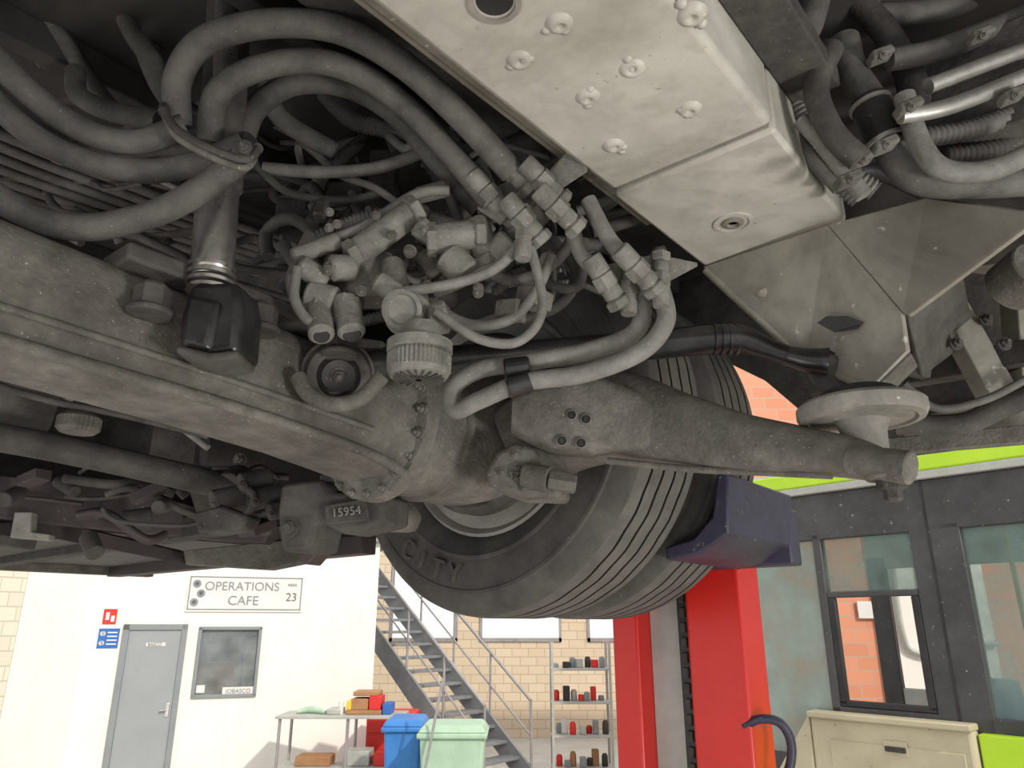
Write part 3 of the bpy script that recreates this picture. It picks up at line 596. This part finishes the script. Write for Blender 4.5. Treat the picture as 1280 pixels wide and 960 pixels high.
for a in((1.09,1.13,1.13,1.96),(1.82,1.86,1.13,1.96),(1.09,1.86,1.93,1.97),(1.09,1.86,1.12,1.16)): wb(wi,'frame',a[0],a[1],0,.03,a[2],a[3],'doorf')
wb(wi,'sticker',1.14,1.24,-.012,.0,1.18,1.27,'signw',0); wb(wi,'name_sign',1.45,1.83,.0,.012,1.14,1.24,'signw',0); text(wi,'name_text','JOBASCO',.07,W(1.64,.014,1.19),Wd,Z,'signd')
g=grp('office_cabinet'); wb(g,'cabinet',.6,1.62,-.6,-.35,0,1.5,'card'); wb(g,'cabinet_top',.6,1.62,-.62,-.33,1.5,1.53,'doorf')
g=grp('office_locker'); wb(g,'locker',1.66,1.9,-.6,-.35,0,1.85,'signb',.02); wb(g,'locker_door',1.68,1.88,-.345,-.335,.1,1.8,'lgrey',.01)
g=grp('wall_office_inner'); wb(g,'panel',-.2,3.3,-1.0,-.9,0,3.05,'lgrey',0)
sg=grp('cafe_sign'); wb(sg,'board',.89,2.34,0,.02,2.15,2.62,'signw'); 
for a in((.91,2.32,2.58,2.595),(.91,2.32,2.175,2.19),(.91,.925,2.175,2.595),(2.305,2.32,2.175,2.595)): wb(sg,'border',a[0],a[1],.02,.023,a[2],a[3],'doorf',0)
text(sg,'title','OPERATIONS',.155,W(1.56,.025,2.47),Wd,Z,'doorf'); text(sg,'title_2','CAFE',.165,W(1.585,.025,2.29),Wd,Z,'doorf'); text(sg,'number','23',.15,W(2.19,.025,2.34),Wd,Z,'signd'); text(sg,'number_top','AREA',.05,W(2.19,.025,2.50),Wd,Z,'signd')
for o2 in((1.0,2.50),(1.06,2.38),(.99,2.27)): lathe(sg,'gear_logo',[(.05,0),(.05,.004),(.025,.004),(.025,0)],W(o2[0],.022,o2[1]),Wn,'doorf',24,rib=1,ribd=.12)
n=grp('fire_notice'); wb(n,'plate',-.03,.12,0,.01,2.0,2.18,'signr',0); wb(n,'flame',.0,.04,.01,.012,2.05,2.14,'signw',0); wb(n,'arrow',.06,.1,.01,.012,2.03,2.10,'signw',0)
n=grp('safety_notice'); wb(n,'plate',-.05,.18,0,.01,1.72,1.95,'signb',0)
for i in range(4): lathe(n,'pictogram_%d'%i,[(.028,0),(.028,.003)],W(-.005 if i%2 else .0,.01,1.78+.11*(i//2)),Wn,'signw',20); wb(n,'caption_%d'%i,.05,.16,.01,.012,1.76+.045*i,1.775+.045*i,'signw',0)
def seg(name,p0,p1,h,mat,th=.15,z0=0):
    g=grp(name); p0=Vector((*p0,0));p1=Vector((*p1,0)); d=(p1-p0); dn=d.normalized(); nn=Vector((dn.y,-dn.x,0)); nn=nn if nn.y>0 else -nn
    box(g,'panel',(p0+p1)/2+nn*th/2+Z*((h+z0)/2),(d.length,th,h-z0),mat,(dn,nn,Z),0); return g
pl=W(-.2,0,0)
seg('wall_left_office',(pl.x,pl.y),(-5.55,8.75),3.1,'white')
seg('wall_left',(-5.56,8.75),(-6.6,6.2),3.6,'brkl')
bw=grp('wall_back'); YB=15
def wallb(x0,x1,z0,z1): box(bw,'panel',((x0+x1)/2,YB+.1,(z0+z1)/2),(x1-x0,.2,z1-z0),'brk',WX,0)
wallb(-6,9,0,1.68); wallb(-6,9,3.7,5.4)
ops=[(-2.35,-1.05),(-.62,.95),(1.45,2.6),(3.3,5)]
x=-6
for a,b in ops: wallb(x,a,1.68,3.7); x=b
wallb(x,9,1.68,3.7)
for i,(a,b) in enumerate(ops):
    g=grp('window_%d'%(i+2))
    for q in((a,a+.05,1.68,3.7),(b-.05,b,1.68,3.7),(a,b,1.68,1.75),(a,b,3.63,3.7)):
        box(g,'frame',((q[0]+q[1])/2,YB-.0,(q[2]+q[3])/2),(q[1]-q[0],.06,q[3]-q[2]),'rail',WX,0)
g=grp('wall_right_back'); box(g,'panel',(6.2,8.6,2.75),(7.4,.2,5.5),'orange',WX,0); box(g,'white_pier',(4.6,8.46,2),(1.2,.08,4),'white',WX,0)
g=grp('wall_pipe'); tube(g,'conduit',[Vector(p) for p in((4.2,8.38,2.6),(4.2,8.38,1.9),(4.35,8.38,1.7),(5.0,8.38,1.68))],.03,'lgrey'); tube(g,'conduit_2',[Vector(p) for p in((4.5,8.38,2.8),(4.5,8.38,1.9),(4.6,8.38,1.8),(5.2,8.38,1.8))],.025,'lgrey'); box(g,'notice',(3.9,8.47,2.15),(.22,.02,.18),'signw',WX,0)
# staircase
st=grp('steel_staircase')
b0=Vector((-.35,10.3,0)); up=(-B*3.75+Z*3.05); wd=A*.95
for k,o2 in enumerate((Vector((0,0,0)),wd)):
    p0=b0+o2; d=up.normalized(); nrm=d.cross(A).normalized()
    box(st,'stringer_%d'%k,p0+up/2,(.04,.28,up.length+.2),'stair',(A,nrm,d),.004)
    tube(st,'handrail_%d'%k,[p0+Z*1.0,p0+up+Z*1.0],.022,'rail'); tube(st,'midrail_%d'%k,[p0+Z*.55,p0+up+Z*.55],.014,'rail')
    for i in range(6):
        q=p0+up*(i/5); cyl(st,'baluster',q,q+Z*1.0,.018,'rail',n=10)
for i in range(17):
    q=b0+up*((i+.5)/17)+wd/2; box(st,'tread_%d'%i,q,(.93,.27,.04),'stair',(A,B,Z),.004)
box(st,'landing',b0+up+wd/2-B*.7,(1.1,1.5,.08),'stair',(A,B,Z),.004)
cyl(st,'landing_post',b0+up-B*1.3-Z*3.0,b0+up-B*1.3,.05,'stair')
# shelving
sv=grp('metal_shelving')
for x in(.56,1.36):
    for y in(11,11.4): box(sv,'upright',(x,y,.88),(.035,.035,1.76),'lgrey',WX,.002)
for z in(.15,.55,.97,1.4): box(sv,'shelf',(.96,11.2,z),(.84,.42,.03),'lgrey',WX,.003)
for zi,z in enumerate((.165,.565,.985,1.415)):
    for i in range(7):
        x=.64+i*.105+random.uniform(-.02,.02); h=random.uniform(.06,.2); y=11.0+random.uniform(.08,.3)
        m=random.choice(['castd','card','lgrey','lgrey','signw','doorf','signr','black'])
        if i%2: box(sv,'item',(x,y,z+h/2),(random.uniform(.07,.10),.12,h),m,WX,.01)
        else: lathe(sv,'jar',[(.036,0),(.043,.01),(.043,h*.8),(.025,h)],(x,y,z),Z,m,16)
# bins
def bin_(x,y,mat,mw):
    g=grp('wheelie_bin'); 
    def ring(w,d,z): return [Vector((x-w,y-d,z)),Vector((x+w,y-d,z)),Vector((x+w,y+d,z)),Vector((x-w,y+d,z))]
    fs=[(0,1,2,3),(4,5,6,7),(0,1,5,4),(1,2,6,5),(2,3,7,6),(3,0,4,7)]
    mk(g,'bin_body',ring(mw*.8,.22,.08)+ring(mw,.3,.98),fs,mat,bevel=.03)
    box(g,'rim',(x,y,.99),(mw*2+.05,.66,.05),mat,WX,.015); mk(g,'bin_lid',ring(mw+.02,.33,1.015)+ring(mw*.9,.27,1.08),fs,mat,bevel=.02)
    cyl(g,'lid_hinge',(x-mw*.7,y+.36,1.03),(x+mw*.7,y+.36,1.03),.02,mat)
    for s in(-1,1): cyl(g,'bin_wheel',(x+s*mw*.75,y+.24,.1),(x+s*(mw*.75+.05),y+.24,.1),.1,'black')
bin_(-.57,8.0,'bing',.31); bin_(-1.10,8.45,'binb',.19)
br=grp('broom'); cyl(br,'handle',(-.9,7.6,.2),(-.66,7.6,1.5),.013,'rail'); box(br,'broom_head',(-.92,7.6,.12),(.3,.08,.24),'card',WX,.02)
# table + items
tb=grp('workbench'); TX=-1.98; TY=9.5; box(tb,'top',(TX,TY,.985),(1.45,.6,.03),'lgrey',WX,.004); box(tb,'lower_shelf',(TX,TY,.45),(1.38,.5,.02),'lgrey',WX,.004)
for x in(TX-.68,TX+.68,TX+.1):
    for y in(TY-.25,TY+.25): cyl(tb,'leg',(x,y,0),(x,y,.975),.018,'rail')
for (x,z,w2,h,m) in((.25,1.0,.42,.05,'card'),(.20,1.05,.20,.12,'card'),(.38,1.05,.14,.15,'signr'),(.27,1.20,.30,.05,'card'),(-.1,1.0,.16,.06,'lgrey'),(.52,1.0,.10,.12,'signb'),(.08,1.05,.06,.1,'yel'),(.2,.46,.3,.16,'lgrey'),(-.3,.46,.4,.1,'card'),(.5,.46,.2,.14,'signr')): box(tb,'crate',(TX+x,TY,z+h/2),(w2,.3,h),m,WX,.01)
tube(tb,'cloth',[Vector((TX-.55,TY-.05,1.02)),Vector((TX-.4,TY,1.04)),Vector((TX-.2,TY-.1,1.02))],[.02,.04,.02],'bing'); cyl(tb,'bottle',(TX-.02,TY-.1,1.0),(TX-.02,TY-.1,1.14),.03,'signw')
g=grp('red_tool_cart'); box(g,'cabinet',(-1.5,10.2,.55),(.6,.45,.82),'signr',WX,.02)
for i in range(4): box(g,'drawer_%d'%i,(-1.5,9.97,.24+i*.19),(.54,.02,.16),'signr',WX,.008); 
for xx in(-1.7,-1.3): cyl(g,'caster',(xx,10.1,.07),(xx+.04,10.1,.07),.07,'black')
# ---------------------------------------------------------------- light
wld=bpy.data.worlds.new('World'); S.world=wld; wld.use_nodes=True; bg=wld.node_tree.nodes['Background']; bg.inputs[0].default_value=(1,.99,.98,1); bg.inputs[1].default_value=1.25
def area(name,loc,tgt,size,pw,col):
    l=bpy.data.lights.new(name,'AREA'); l.size=size; l.energy=pw; l.color=col; o=bpy.data.objects.new(name,l); S.collection.objects.link(o); o.location=loc
    o.rotation_euler=(Vector(tgt)-Vector(loc)).to_track_quat('-Z','Y').to_euler()
area('underside_fill',(1.9,-.4,1.1),(.3,1.3,2.7),.4,46,(1,.98,.94))  # added fill, out of view, brightens the underside from the right
area('underside_fill',(-1.6,-.4,.6),(-.4,1.3,2.6),.6,14,(1,.99,.97))  # weaker added fill, also unseen, lifts the left of the underside
l=bpy.data.lights.new('sun','SUN'); l.energy=2.6; l.angle=.03; l.color=(1,.93,.82); o=bpy.data.objects.new('sun',l); S.collection.objects.link(o); o.rotation_euler=Vector((-.55,.75,-.6)).to_track_quat('-Z','Y').to_euler()
# ---------------------------------------------------------------- camera
cd=bpy.data.cameras.new('camera'); cd.sensor_width=36; cd.lens=FP*36/1280; cd.clip_start=.05; co=bpy.data.objects.new('camera',cd); S.collection.objects.link(co)
co.location=(0,0,CAMZ); co.rotation_euler=(math.radians(90)+PT,0,0); S.camera=co
